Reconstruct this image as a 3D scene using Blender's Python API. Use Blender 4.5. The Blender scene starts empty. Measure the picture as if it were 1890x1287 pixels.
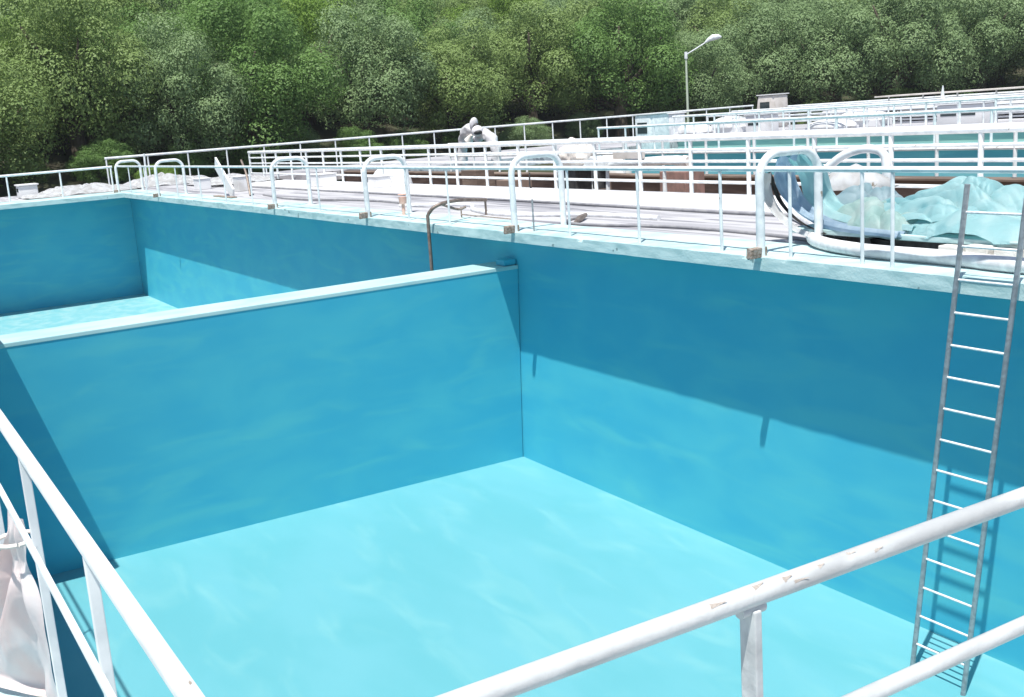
import bpy, bmesh, math, random
from mathutils import Vector, Matrix, noise
random.seed(7)
S = bpy.context.scene
COL = S.collection

# ------------------------------------------------------------------ camera
cam_d = bpy.data.cameras.new("camera")
cam = bpy.data.objects.new("camera", cam_d)
COL.objects.link(cam)
rx = Vector((0.493877, 0.866344, -0.074386)); ux = Vector((-0.142744, 0.165165, 0.975882)); fx = Vector((-0.857735, 0.471347, -0.205236))
cam.matrix_world = Matrix(((rx.x, ux.x, -fx.x, 13.4747), (rx.y, ux.y, -fx.y, -8.24865), (rx.z, ux.z, -fx.z, 5.10643), (0, 0, 0, 1)))
cam_d.sensor_width = 36.0
cam_d.lens = 36.0 * 2022.735 / 1890
cam_d.shift_x = (945 - 876.0) / 1890
cam_d.shift_y = (641.86 - 643.5) / 1890
cam_d.clip_start = 0.05
cam_d.clip_end = 3000
S.camera = cam

# ------------------------------------------------------------------ sky, sun, exposure
SUN = Vector((0.255, -0.30, 1.0)).normalized()          # towards the sun
W = bpy.data.worlds.new("World"); S.world = W; W.use_nodes = True
nt = W.node_tree; bg = nt.nodes['Background']
sky = nt.nodes.new('ShaderNodeTexSky'); sky.sky_type = 'NISHITA'; sky.sun_disc = False
sky.sun_elevation = math.asin(SUN.z); sky.sun_rotation = math.atan2(SUN.x, SUN.y)
nt.links.new(sky.outputs[0], bg.inputs[0]); bg.inputs[1].default_value = 0.082
sl = bpy.data.lights.new("sun", 'SUN'); sl.energy = 4.4; sl.angle = math.radians(0.5); sl.color = (1, 0.965, 0.9)
so = bpy.data.objects.new("sun", sl); COL.objects.link(so)
so.rotation_euler = SUN.to_track_quat('Z', 'Y').to_euler(); so.location = (0, 0, 60)
S.view_settings.view_transform = 'Standard'; S.view_settings.look = 'None'
S.view_settings.gamma = 1; S.view_settings.exposure = 0.58

# ------------------------------------------------------------------ materials
def mat(name, base, rough=0.6, var=None, scale=3.0, stretch=(1, 1, 1), lo=0.35, hi=0.65, metal=0.0, bump=0.0, bscale=40.0,
        detail=5.0, spots=None, spot_scale=12.0, spot_at=0.68, spec=0.5, streak=None):
    m = bpy.data.materials.new(name); m.use_nodes = True
    t = m.node_tree; n = t.nodes; L = t.links
    b = n['Principled BSDF']
    b.inputs['Roughness'].default_value = rough; b.inputs['Metallic'].default_value = metal
    b.inputs['Specular IOR Level'].default_value = spec
    geo = n.new('ShaderNodeNewGeometry')
    last = None
    def ns(sc, st, det=detail, dist=0.4):
        mp = n.new('ShaderNodeMapping'); mp.inputs['Scale'].default_value = st
        L.new(geo.outputs['Position'], mp.inputs['Vector'])
        x = n.new('ShaderNodeTexNoise'); x.inputs['Scale'].default_value = sc; x.inputs['Detail'].default_value = det
        x.inputs['Distortion'].default_value = dist
        L.new(mp.outputs[0], x.inputs['Vector']); return x
    def ramp(x, a, c):
        r = n.new('ShaderNodeMapRange'); r.inputs['From Min'].default_value = a; r.inputs['From Max'].default_value = c
        r.interpolation_type = 'SMOOTHSTEP'
        L.new(x.outputs[0], r.inputs['Value']); return r
    col = n.new('ShaderNodeRGB'); col.outputs[0].default_value = (*base, 1); last = col.outputs[0]
    def mix(fac, c2):
        nonlocal last
        mx = n.new('ShaderNodeMix'); mx.data_type = 'RGBA'
        L.new(fac.outputs[0], mx.inputs['Factor']); L.new(last, mx.inputs['A']); mx.inputs['B'].default_value = (*c2, 1)
        last = mx.outputs['Result']
    if var: mix(ramp(ns(scale, stretch), lo, hi), var)
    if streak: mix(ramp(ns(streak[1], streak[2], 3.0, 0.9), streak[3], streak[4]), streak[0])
    if spots: mix(ramp(ns(spot_scale, (1, 1, 1), 3.0), spot_at, spot_at + 0.02), spots)
    L.new(last, b.inputs['Base Color'])
    if bump:
        bn = n.new('ShaderNodeBump'); bn.inputs['Strength'].default_value = bump; bn.inputs['Distance'].default_value = 0.02
        x = ns(bscale, (1, 1, 1)); L.new(x.outputs[0], bn.inputs['Height']); L.new(bn.outputs[0], b.inputs['Normal'])
    return m

BLUE = (0.022, 0.31, 0.53)
M = {}
M['blue_wall'] = mat('blue_wall_paint', (0.052, 0.425, 0.585), 0.5, (0.075, 0.475, 0.595), 1.1, (0.8, 0.8, 1.5), 0.35, 0.7, bump=0.05, bscale=5, streak=((0.105, 0.515, 0.585), 1.3, (0.5, 0.5, 2.4), 0.45, 0.85))  # streak: pale caustic-like ripples of light painted into the wall colour
M['blue_floor'] = mat('blue_floor_paint', (0.108, 0.36, 0.41), 0.5, (0.126, 0.38, 0.435), 0.7, (0.7, 1.6, 1), 0.35, 0.65, bump=0.06, bscale=5, streak=((0.165, 0.415, 0.445), 1.6, (0.45, 1.4, 1), 0.48, 0.85))  # streak: rippling caustic light painted into the floor colour as paler bands
M['pale_floor'] = mat('pale_rough_floor_paint', (0.17, 0.43, 0.47), 0.5, (0.27, 0.49, 0.51), 2.0, (1, 1.4, 1), 0.35, 0.7, bump=0.35, bscale=14)
M['cope'] = mat('coping_paint', (0.50, 0.66, 0.66), 0.7, (0.33, 0.50, 0.51), 2.5, (1, 1, 4), 0.4, 0.7, spots=(0.20, 0.30, 0.31), spot_scale=5, spot_at=0.70, bump=0.2)
M['cap'] = mat('pale_cap_paint', (0.44, 0.62, 0.62), 0.6, (0.34, 0.55, 0.57), 2.0, (1, 0.5, 1), 0.4, 0.7)
M['deck'] = mat('deck_concrete', (0.45, 0.45, 0.47), 0.85, (0.33, 0.33, 0.355), 2.2, (0.2, 1.6, 1), 0.45, 0.6, bump=0.25, bscale=25, streak=((0.20, 0.20, 0.225), 2.6, (0.09, 1.5, 1), 0.55, 0.60))
M['slab'] = mat('pale_slab', (0.72, 0.72, 0.73), 0.8, (0.52, 0.51, 0.50), 1.0, (0.3, 1.2, 1), 0.5, 0.75, bump=0.15)
M['teal'] = mat('teal_basin_paint', (0.12, 0.33, 0.38), 0.5, (0.18, 0.40, 0.43), 1.2, (0.5, 0.5, 3))
M['brown'] = mat('brown_concrete', (0.13, 0.095, 0.075), 0.9, (0.26, 0.20, 0.16), 1.5, (0.5, 1, 3), 0.4, 0.7, bump=0.4, bscale=12)
M['tan'] = mat('tan_floor', (0.27, 0.20, 0.16), 0.9, (0.17, 0.125, 0.10), 1.5, (0.4, 1, 1), 0.4, 0.7, bump=0.3)
M['white'] = mat('white_enamel', (0.79, 0.82, 0.83), 0.35, (0.62, 0.66, 0.68), 7, spots=(0.30, 0.25, 0.2), spot_scale=14, spot_at=0.72)
M['peel'] = mat('peeling_white_paint', (0.56, 0.59, 0.60), 0.3, (0.42, 0.44, 0.45), 18, (1, 0.3, 1), 0.45, 0.7, spots=(0.40, 0.32, 0.25), spot_scale=30, spot_at=0.74, bump=0.1, bscale=50)
M['rust'] = mat('rusty_bracket', (0.22, 0.16, 0.12), 0.9, (0.36, 0.31, 0.27), 30, bump=0.8, bscale=80)
M['pipe'] = mat('brown_grey_pipe', (0.24, 0.20, 0.17), 0.5, (0.16, 0.12, 0.10), 12, metal=0.3)
M['steel'] = mat('grey_ladder_metal', (0.42, 0.44, 0.46), 0.4, (0.30, 0.31, 0.33), 20, metal=0.5)
M['rung'] = mat('white_rung_paint', (0.78, 0.8, 0.81), 0.4, (0.6, 0.62, 0.64), 25)
M['hose_w'] = mat('white_hose', (0.78, 0.79, 0.80), 0.5, (0.6, 0.6, 0.62), 8)
M['hose_g'] = mat('grey_hose', (0.22, 0.22, 0.24), 0.6, (0.30, 0.3, 0.31), 8)
M['tarp'] = mat('turquoise_tarp', (0.40, 0.67, 0.70), 0.5, (0.52, 0.74, 0.76), 4, (1, 1, 1), 0.35, 0.65, bump=0.15, streak=((0.20, 0.50, 0.56), 2, (1, 2, 1), 0.5, 0.8))
M['cloth'] = mat('white_sheet', (0.74, 0.76, 0.78), 0.75, (0.6, 0.6, 0.6), 5, spots=(0.35, 0.3, 0.24), spot_scale=6, spot_at=0.68)
M['greycloth'] = mat('grey_white_fabric', (0.66, 0.66, 0.68), 0.8, (0.46, 0.45, 0.47), 4, bump=0.3, bscale=12)
M['tarp2'] = mat('pale_grey_blue_tarp', (0.42, 0.55, 0.60), 0.6, (0.30, 0.46, 0.52), 3, bump=0.15)
M['tarp3'] = mat('pale_green_tarp', (0.42, 0.62, 0.60), 0.6, (0.54, 0.68, 0.66), 4, bump=0.15)
M['pink'] = mat('pink_white_sheet', (0.90, 0.74, 0.72), 0.6, (0.88, 0.84, 0.84), 5, (1, 1, 0.5))
M['paleblue'] = mat('pale_blue_strap', (0.55, 0.68, 0.78), 0.6, (0.40, 0.55, 0.68), 7)
M['black'] = mat('black_rubber', (0.02, 0.02, 0.022), 0.6, (0.05, 0.05, 0.05), 10)
M['cream'] = mat('cream_canvas', (0.66, 0.60, 0.55), 0.85, (0.78, 0.74, 0.70), 5, bump=0.3)
M['beige'] = mat('beige_cabin_paint', (0.52, 0.48, 0.44), 0.7, (0.62, 0.58, 0.55), 3)
M['glass'] = mat('dark_glass', (0.03, 0.045, 0.05), 0.1, spec=0.8)
M['red'] = mat('faded_red_plastic', (0.30, 0.18, 0.155), 0.85, (0.20, 0.13, 0.11), 6)
M['orange'] = mat('faded_orange_plastic', (0.62, 0.36, 0.28), 0.6, (0.7, 0.5, 0.42), 6)
M['lampgreen'] = mat('pale_green_pole', (0.46, 0.52, 0.42), 0.6)
M['greenwall'] = mat('pale_green_paint', (0.36, 0.55, 0.50), 0.6, (0.28, 0.45, 0.43), 1.0, (0.5, 0.6, 5), 0.4, 0.6)
M['earth'] = mat('earth_and_scrub', (0.055, 0.05, 0.03), 0.95, (0.035, 0.05, 0.018), 0.5, bump=0.5, bscale=3)
M['bark'] = mat('bark', (0.11, 0.09, 0.065), 0.95, (0.06, 0.045, 0.035), 6, (1, 1, .3), bump=0.5, bscale=20)
M['pool_water'] = mat('tank_water', (0.12, 0.34, 0.36), 0.12, (0.22, 0.45, 0.42), 1.2, (0.3, 1, 1), 0.4, 0.65, bump=0.12, bscale=6, spec=0.6)

def leafmat(name, a, b):
    m = bpy.data.materials.new(name); m.use_nodes = True; t = m.node_tree; n = t.nodes; L = t.links
    n.remove(n['Principled BSDF']); out = n['Material Output']
    oi = n.new('ShaderNodeObjectInfo'); geo = n.new('ShaderNodeNewGeometry')
    no = n.new('ShaderNodeTexNoise'); no.inputs['Scale'].default_value = 0.7; no.inputs['Detail'].default_value = 3
    L.new(geo.outputs['Position'], no.inputs['Vector'])
    ad = n.new('ShaderNodeMath'); ad.operation = 'ADD'; L.new(no.outputs[0], ad.inputs[0])
    rr = n.new('ShaderNodeMapRange'); rr.inputs['To Min'].default_value = -0.08; rr.inputs['To Max'].default_value = 0.08
    L.new(geo.outputs['Random Per Island'], rr.inputs['Value']); L.new(rr.outputs[0], ad.inputs[1])
    mx = n.new('ShaderNodeMix'); mx.data_type = 'RGBA'; mx.inputs['A'].default_value = (*a, 1); mx.inputs['B'].default_value = (*b, 1)
    L.new(ad.outputs[0], mx.inputs['Factor'])
    d = n.new('ShaderNodeBsdfDiffuse'); tr = n.new('ShaderNodeBsdfTranslucent'); g = n.new('ShaderNodeBsdfGlossy'); g.inputs['Roughness'].default_value = 0.45
    g.inputs['Color'].default_value = (0.6, 0.6, 0.6, 1)
    m1 = n.new('ShaderNodeMixShader'); m1.inputs[0].default_value = 0.35; m2 = n.new('ShaderNodeMixShader'); m2.inputs[0].default_value = 0.02
    for s in (d, tr): L.new(mx.outputs['Result'], s.inputs['Color'])
    L.new(d.outputs[0], m1.inputs[1]); L.new(tr.outputs[0], m1.inputs[2]); L.new(m1.outputs[0], m2.inputs[1]); L.new(g.outputs[0], m2.inputs[2])
    L.new(m2.outputs[0], out.inputs['Surface']); return m
LEAF = {'grey-green': leafmat('leaf_grey_green', (0.18, 0.28, 0.13), (0.29, 0.40, 0.19)),
        'olive': leafmat('leaf_olive', (0.19, 0.28, 0.095), (0.29, 0.40, 0.14)),
        'bright green': leafmat('leaf_bright', (0.15, 0.27, 0.05), (0.25, 0.38, 0.08)),
        'deep green': leafmat('leaf_deep', (0.12, 0.23, 0.065), (0.20, 0.33, 0.10))}

# ------------------------------------------------------------------ helpers
def tag(o, label=None, cat=None, group=None, kind=None):
    if label: o['label'] = label
    if cat: o['category'] = cat
    if group: o['group'] = group
    if kind: o['kind'] = kind
    return o
def obj(name, bm, m, parent=None, smooth=False):
    me = bpy.data.meshes.new(name)
    if parent is not None:
        l = Vector(parent.location)
        if parent.parent is not None: l = l + Vector(parent.parent.location)
        bmesh.ops.translate(bm, verts=bm.verts, vec=-l)
    bmesh.ops.recalc_face_normals(bm, faces=bm.faces)
    if smooth:
        for f in bm.faces: f.smooth = True
    bm.to_mesh(me); bm.free()
    if smooth: me.set_sharp_from_angle(angle=math.radians(40))
    me.materials.append(m)
    o = bpy.data.objects.new(name, me); COL.objects.link(o); o.parent = parent
    return o
def empty(name, loc, label, cat, group=None):
    o = bpy.data.objects.new(name, None); COL.objects.link(o); o.location = loc; o.empty_display_size = 0.2
    return tag(o, label, cat, group)
def struct(name, bm, m):
    return tag(obj(name, bm, m), kind='structure')
def box(bm, x0, x1, y0, y1, z0, z1, bev=0.0):
    r = bmesh.ops.create_cube(bm, size=1.0)
    vs = r['verts']
    for v in vs:
        v.co = Vector((x0 if v.co.x < 0 else x1, y0 if v.co.y < 0 else y1, z0 if v.co.z < 0 else z1))
    if bev:
        es = list({e for v in vs for e in v.link_edges})
        bmesh.ops.bevel(bm, geom=es, offset=bev, segments=2, profile=0.6, affect='EDGES')
    return bm
def B(*a, **k):
    return box(bmesh.new(), *a, **k)
def tube(bm, pts, r, seg=12, caps=True):
    pts = [Vector(p) for p in pts]; n = len(pts)
    rs = r if isinstance(r, (list, tuple)) else [r] * n
    t0 = (pts[1] - pts[0]).normalized()
    up = Vector((0, 0, 1)) if abs(t0.z) < 0.9 else Vector((1, 0, 0))
    a = t0.cross(up).normalized(); rings = []
    for i, p in enumerate(pts):
        if i == 0: t = t0
        elif i == n - 1: t = (pts[i] - pts[i - 1]).normalized()
        else: t = ((pts[i + 1] - pts[i]).normalized() + (pts[i] - pts[i - 1]).normalized()).normalized()
        a = (a - t * a.dot(t)).normalized(); b = t.cross(a)
        rings.append([bm.verts.new(p + (a * math.cos(2 * math.pi * k / seg) + b * math.sin(2 * math.pi * k / seg)) * rs[i]) for k in range(seg)])
    for i in range(n - 1):
        for k in range(seg):
            bm.faces.new((rings[i][k], rings[i][(k + 1) % seg], rings[i + 1][(k + 1) % seg], rings[i + 1][k]))
    if caps:
        bm.faces.new(rings[0][::-1]); bm.faces.new(rings[-1])
    return bm
def T(pts, r, seg=12): return tube(bmesh.new(), pts, r, seg)
def arc(c, u, v, r, a0, a1, n=8):
    c = Vector(c); u = Vector(u); v = Vector(v)
    return [c + (u * math.cos(a0 + (a1 - a0) * i / n) + v * math.sin(a0 + (a1 - a0) * i / n)) * r for i in range(n + 1)]
def smooth_path(pts, n=10):
    P = [Vector(p) for p in pts]; P = [P[0] * 2 - P[1]] + P + [P[-1] * 2 - P[-2]]; out = []
    for i in range(1, len(P) - 2):
        for k in range(n):
            t = k / n; a, b, c, d = P[i - 1], P[i], P[i + 1], P[i + 2]
            out.append(0.5 * ((2 * b) + (c - a) * t + (2 * a - 5 * b + 4 * c - d) * t * t + (3 * b - a - 3 * c + d) * t ** 3))
    out.append(P[-2]); return out

def coping_strip(bm, x0, x1, y0, y1, z0, z1, n=900):
    """long concrete coping with slightly worn, chipped front edges"""
    prof = [(y0, z0), (y0, z0 + 0.05), (y0, z1 - 0.05), (y0, z1 - 0.012), (y0 + 0.012, z1), (y0 + 0.08, z1), (y1, z1), (y1, z0)]
    rows = []
    for i in range(n + 1):
        x = x0 + (x1 - x0) * i / n; row = []
        for k, (y, z) in enumerate(prof):
            q = Vector((x * 1.3, k * 3.1, 0)); chip = max(0, noise.noise(Vector((x * 4.1, k * 0.3, 7))) - 0.42) * 0.07
            dy = 0.004 * noise.noise(q * 3) + (chip if k in (3, 4) else 0); dz = 0.004 * noise.noise(q * 3 + Vector((5, 5, 5))) - (chip * 0.7 if k in (3, 4) else 0)
            if k >= 6: dy = dz = 0
            row.append(bm.verts.new((x, y + dy, z + dz)))
        rows.append(row)
    m = len(prof)
    for i in range(n):
        for k in range(m): bm.faces.new((rows[i][k], rows[i][(k + 1) % m], rows[i + 1][(k + 1) % m], rows[i + 1][k]))
    bm.faces.new(rows[0]); bm.faces.new(rows[-1][::-1])

# ------------------------------------------------------------------ ground and hill
CX, CY = 13.47, -8.25
A0 = math.atan2(0.4713, -0.8577)                       # view azimuth
def belt(da):                                          # distance of the wood's edge; da > 0 to the right of the view axis
    return 57 + 34 * min(max((da + 0.30) / 0.75, 0), 1)
def ground_z(x, y):
    dx, dy = x - CX, y - CY; r = math.hypot(dx, dy); da = A0 - math.atan2(dy, dx)
    da = (da + math.pi) % (2 * math.pi) - math.pi
    if abs(da) > 1.4: return -0.15
    d = r - (belt(da) - 8)
    if d < 0: return -0.15
    w = 1 - max(0, (abs(da) - 0.9) / 0.5)
    k = 0.27 - 0.10 * min(max(da + 0.35, 0), 0.8)
    return -0.15 + w * (min(d * 0.28, 1.7) + min(d, 95) * k) + 0.25 * w * noise.noise(Vector((x * 0.08, y * 0.08, 0)))
bm = bmesh.new()
rings = [0.0, 20, 34, 42] + [46 + 4 * i for i in range(30)] + [180, 240, 400, 900]
NA = 96; prev = None
c0 = bm.verts.new((CX, CY, -0.15))
for r in rings[1:]:
    cur = []
    for k in range(NA):
        a = 2 * math.pi * k / NA; x = CX + r * math.cos(a); y = CY + r * math.sin(a)
        cur.append(bm.verts.new((x, y, ground_z(x, y))))
    for k in range(NA):
        if prev is None: bm.faces.new((c0, cur[k], cur[(k + 1) % NA]))
        else: bm.faces.new((prev[k], cur[k], cur[(k + 1) % NA], prev[(k + 1) % NA]))
    prev = cur
struct('ground', bm, M['earth'])

# ------------------------------------------------------------------ the two blue basins
XF = -24.94; XN = 12.72; YL = -8.5; HB = 3.4; HT = 3.55; OV = 0.52
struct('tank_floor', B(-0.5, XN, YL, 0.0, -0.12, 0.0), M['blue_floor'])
struct('far_tank_floor', B(XF, -0.5, YL, 0.0, -0.12, 0.0), M['pale_floor'])
w = empty('tank_wall', (0, 0.15, 0), 'long blue basin wall running from the ladder to the far corner', 'wall')
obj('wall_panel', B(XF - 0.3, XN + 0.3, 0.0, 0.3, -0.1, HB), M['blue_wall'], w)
bm = bmesh.new()
coping_strip(bm, XF - 0.3, XN + 0.3, -OV, 0.32, HB + 0.003, HT)
obj('coping', bm, M['cope'], w)
w = empty('tank_wall', (XF - 0.15, -4, 0), 'shaded blue end wall of the far basin', 'wall')
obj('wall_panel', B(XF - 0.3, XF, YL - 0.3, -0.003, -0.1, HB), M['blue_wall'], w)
obj('coping', B(XF - 0.32, XF + 1.6, YL - 0.3, -OV - 0.003, HB + 0.003, HT, bev=0.008), M['cope'], w)
w = empty('tank_wall', (0, YL - 0.15, 0), 'blue side wall below the left white railing', 'wall')
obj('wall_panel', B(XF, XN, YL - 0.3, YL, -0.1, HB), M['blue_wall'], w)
bm = B(XF + 1.603, XN + 0.3, YL - 0.3, -7.99, HB + 0.003, HT, bev=0.008)
obj('coping', bm, M['cope'], w)
obj('shadow_caster_slab', B(-0.6, 0.95, -7.987, -7.17, HB + 0.003, HT, bev=0.008), M['cope'], w)  # added out of view, only to cast the wedge shadow on the divider
w = empty('tank_wall', (XN + 0.15, -4, 0), 'near end wall under the right white railing', 'wall')
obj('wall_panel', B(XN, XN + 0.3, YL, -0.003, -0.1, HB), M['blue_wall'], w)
obj('coping', B(12.36, XN + 0.32, -7.987, -OV - 0.003, HB + 0.003, HT, bev=0.008), M['cope'], w)
# dividing wall, leaning slightly
bm = bmesh.new()
def divx(z): return -0.253 * (1 - z / 3.4)
DT = 0.66; ZD = 2.945
vs = []
for y in (YL, -0.003):
    for (x, z) in ((divx(0) - DT, -0.05), (divx(0), -0.05), (divx(ZD), ZD), (divx(ZD) - DT, ZD)):
        vs.append(bm.verts.new((x, y, z)))
for f in ((0, 1, 2, 3), (7, 6, 5, 4), (0, 4, 5, 1), (1, 5, 6, 2), (2, 6, 7, 3), (3, 7, 4, 0)): bm.faces.new([vs[i] for i in f])
bmesh.ops.bevel(bm, geom=list(bm.edges), offset=0.012, segments=2, affect='EDGES')
w = empty('dividing_wall', (-0.2, -4, 0), 'blue dividing wall between the near and far basins', 'wall')
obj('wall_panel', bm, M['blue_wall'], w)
bm = B(divx(ZD) - DT - 0.004, divx(ZD) + 0.004, YL, -0.006, ZD - 0.035, ZD + 0.022, bev=0.01)
obj('cap', bm, M['cap'], w)
obj('end_block', B(-0.30, -0.07, -0.22, -0.01, ZD + 0.026, ZD + 0.11, bev=0.015), M['blue_wall'], w)
# decks
struct('walkway', B(XF - 0.3, XN + 3, 0.323, 2.45, 3.2, 3.54), M['deck'])
struct('raised_walkway', B(XF - 0.3, XN + 3, 2.45, 4.22, 3.2, 3.575, bev=0.012), M['slab'])
struct('end_walkway', B(XF - 5.2, XF - 0.323, YL - 4, 21.0, 3.2, 3.537), M['deck'])
struct('near_walkway', B(XN + 0.323, XN + 3, YL - 3, 0.32, 3.2, 3.545), M['deck'])
struct('side_walkway', B(XF - 0.3, XN + 0.32, YL - 3, YL - 0.303, 3.2, 3.545), M['deck'])
# sunken channel and basins beyond
struct('sunken_channel_floor', B(XF - 0.3, XN + 3, 4.22, 8.02, 2.75, 2.95), M['tan'])
w = empty('channel_wall', (-5, 8.35, 2.95), 'brown concrete wall along the sunken channel behind the walkway', 'wall')
obj('wall_panel', B(XF - 0.3, XN + 3, 8.02, 8.22, 2.8, 3.45), M['brown'], w)
obj('coping', B(XF - 0.3, XN + 3, 7.85, 8.24, 3.453, 3.50, bev=0.01), M['brown'], w)
struct('back_walkway', B(XF - 0.3, -21.5, 8.25, 21, 3.2, 3.535), M['deck'])
struct('back_basin_floor', B(-21.5, XN + 3, 8.23, 16.2, 1.4, 1.6), M['teal'])
w = empty('basin_wall', (-4, 16.35, 1.6), 'blue far wall of the narrow basin behind the channel', 'wall')
obj('wall_panel', B(-21.5, XN + 3, 16.2, 16.5, 1.5, 3.42), M['teal'], w)
obj('coping', B(-21.5, XN + 3, 16.05, 16.6, 3.423, 3.50, bev=0.01), M['cope'], w)
struct('basin_water', B(-21.5, XN + 3, 16.6, 21.0, 3.0, 3.3), M['pool_water'])
w = empty('parapet_wall', (-4, 21.2, 3.3), 'low pale parapet wall behind the green water basin', 'wall')
obj('wall_panel', B(-22, XN + 3, 21.0, 21.3, 3.0, 3.66), M['greenwall'], w)
obj('coping', B(-22, XN + 3, 20.9, 21.4, 3.663, 3.80, bev=0.01), M['slab'], w)
struct('rear_platform', B(XF - 5.2, XN + 3, 21.4, 34, 3.2, 3.53), M['deck'])

# ------------------------------------------------------------------ railings
def hoop(x, label, first=[None]):
    if first[0] is None:
        o = empty('grab_hoop', (x, -0.5, HT), label, 'hoop', 'white pipe hoops along the long basin wall')
        r = 0.24; zt = 4.545; ya = -0.5; yb = 0.30
        pts = [(x, ya, HT - 0.02), (x, ya, zt - r)] + arc((x, ya + r, zt - r), (0, -1, 0), (0, 0, 1), r, 0, math.pi / 2, 8)[1:] + \
              arc((x, yb - r, zt - r), (0, 0, 1), (0, 1, 0), r, 0, math.pi / 2, 8) + [(x, yb, 3.545)]
        obj('pipe', T(pts, 0.043, 16), M['white'], o, True)
        bm = B(x - 0.036, x + 0.036, -0.66, -0.45, HT - 0.015, HT + 0.09, bev=0.012)
        for v in bm.verts: v.co += Vector((noise.noise(v.co * 31), noise.noise(v.co * 37), noise.noise(v.co * 29))) * 0.012
        obj('bracket', bm, M['rust'], o)
        first[0] = o; return o
    s = first[0]; o = s.copy(); COL.objects.link(o); o.location = (x, -0.5, HT); o['label'] = label
    for ch in [c for c in bpy.data.objects if c.parent == s]:
        c = ch.copy(); c.parent = o; COL.objects.link(c)
    return o
for x, l in ((5.41, 'white pipe hoop beside the turquoise tarp, with rusty foot bracket'),
             (0.76, 'white pipe hoop just above the corner where the dividing wall meets'),
             (-4.09, 'white pipe hoop second to the left of the dividing wall corner'),
             (-8.86, 'white pipe hoop between the brown handrail and the far small hoops'),
             (-18.83, 'small white pipe hoop on the wall edge beside the leaning boards'),
             (-24.2, 'white pipe hoop standing at the far corner of the basin')):
    hoop(x, l)
def rail_x(name, label, x0, x1, y, zb, bars, step, rr, rp, m, xs=None, group=None):
    o = empty(name, ((x0 + x1) / 2, y, zb), label, 'railing', group)
    for i, z in enumerate(bars):
        obj('top_rail' if i == 0 else 'mid_rail', T([(x0, y, z), (x1, y, z)], rr * (1 if i else (1.9 if len(bars) == 4 else 1.25)), 8), m, o, True)
    if xs is None:
        n = int((x1 - x0) / step); xs = [x0 + 0.05 + (x1 - x0 - 0.1) * i / n for i in range(n + 1)]
    for x in xs: obj('post', T([(x, y, zb - 0.02), (x, y, bars[0])], rp, 8), m, o, True)
    return o
def rail_y(name, label, y0, y1, x, zb, bars, step, rr, rp, m, ys=None, group=None):
    o = empty(name, (x, (y0 + y1) / 2, zb), label, 'railing', group)
    for i, z in enumerate(bars):
        obj('top_rail' if i == 0 else 'mid_rail', T([(x, y0, z), (x, y1, z)], rr * (1 if i else 1.25), 8), m, o, True)
    if ys is None:
        n = int((y1 - y0) / step); ys = [y0 + 0.05 + (y1 - y0 - 0.1) * i / n for i in range(n + 1)]
    for y in ys: obj('post', T([(x, y, zb - 0.02), (x, y, bars[0])], rp, 8), m, o, True)
    return o
rail_x('guard_rail', 'slim white guard rail along the long basin wall edge', -24.3, 12.6, -0.44, HT, [4.40], 0, 0.022, 0.017, M['white'],
       xs=[-22.6, -20.5, -16.9, -14.6, -12.5, -10.52, -6.47, -2.6, -1.21, 1.99, 3.4, 4.78, 5.75, 6.62, 6.95, 9.2, 11.2])
rail_x('guard_rail', 'white four-bar railing on the raised slab above the brown channel', -24.3, 15.5, 4.10, 3.575, [4.49, 4.30, 4.11, 3.77], 1.33, 0.026, 0.036, M['white'])
rail_x('guard_rail', 'white two-bar railing on the near edge of the narrow blue basin', -17.0, 15.5, 8.12, 3.53, [4.34, 3.98], 1.45, 0.03, 0.032, M['white'])
rail_x('guard_rail', 'white railing on the far side of the narrow blue basin', -20.5, 15.5, 16.35, 3.50, [4.36, 3.95], 1.6, 0.035, 0.035, M['white'])
rail_x('guard_rail', 'thin white railing along the pale parapet wall', -22, 15.5, 21.2, 3.8, [4.52, 4.2], 1.2, 0.035, 0.035, M['white'])
rail_x('guard_rail', 'rearmost white railing at the edge of the rear platform', -30, 15.5, 33.6, 3.53, [4.45, 4.0], 1.7, 0.045, 0.04, M['white'])
rail_x('guard_rail', 'fine white railing in the middle of the rear platform', -24, 15.5, 26.2, 3.53, [4.5, 4.22, 3.95], 1.1, 0.03, 0.03, M['white'])
rail_x('guard_rail', 'fine white railing just behind the pale parapet', -22, 15.5, 23.0, 3.53, [4.42, 4.1], 0.9, 0.028, 0.028, M['white'])
rail_y('guard_rail', 'white railing on the coping at the end wall of the far basin', -12, -0.5, -24.75, HT, [4.39], 1.46, 0.03, 0.028, M['white'])
rail_y('guard_rail', 'long white railing in front of the dark tree foot at left', 0.3, 33, -29.8, 3.537, [4.62], 1.5, 0.035, 0.03, M['white'])

# near railings
o = empty('guard_rail', (10, -8.03, HT), 'flat white near railing in the lower left corner', 'railing')
def yl(x): return -8.009 + (x - 10.864) * 0.0109
def flatbar(p0, p1, w, h, bev=0.005):
    p0 = Vector(p0); p1 = Vector(p1); L = (p1 - p0).length
    bm = B(0, L, -w / 2, w / 2, -h / 2, h / 2, bev=bev)
    d = (p1 - p0).normalized(); up = Vector((0, 0, 1)) if abs(d.z) < 0.9 else Vector((0, 1, 0)); s = up.cross(d).normalized(); u = d.cross(s)
    bm.transform(Matrix(((d.x, s.x, u.x, p0.x), (d.y, s.y, u.y, p0.y), (d.z, s.z, u.z, p0.z), (0, 0, 0, 1))))
    return bm
obj('top_rail', flatbar((-1, yl(-1), 4.452), (12.44, yl(12.44), 4.452), 0.027, 0.018), M['white'], o)
obj('mid_rail', flatbar((-1, yl(-1) - 0.012, 4.22), (12.44, yl(12.44) - 0.012, 4.22), 0.013, 0.013, 0.002), M['white'], o)
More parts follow.
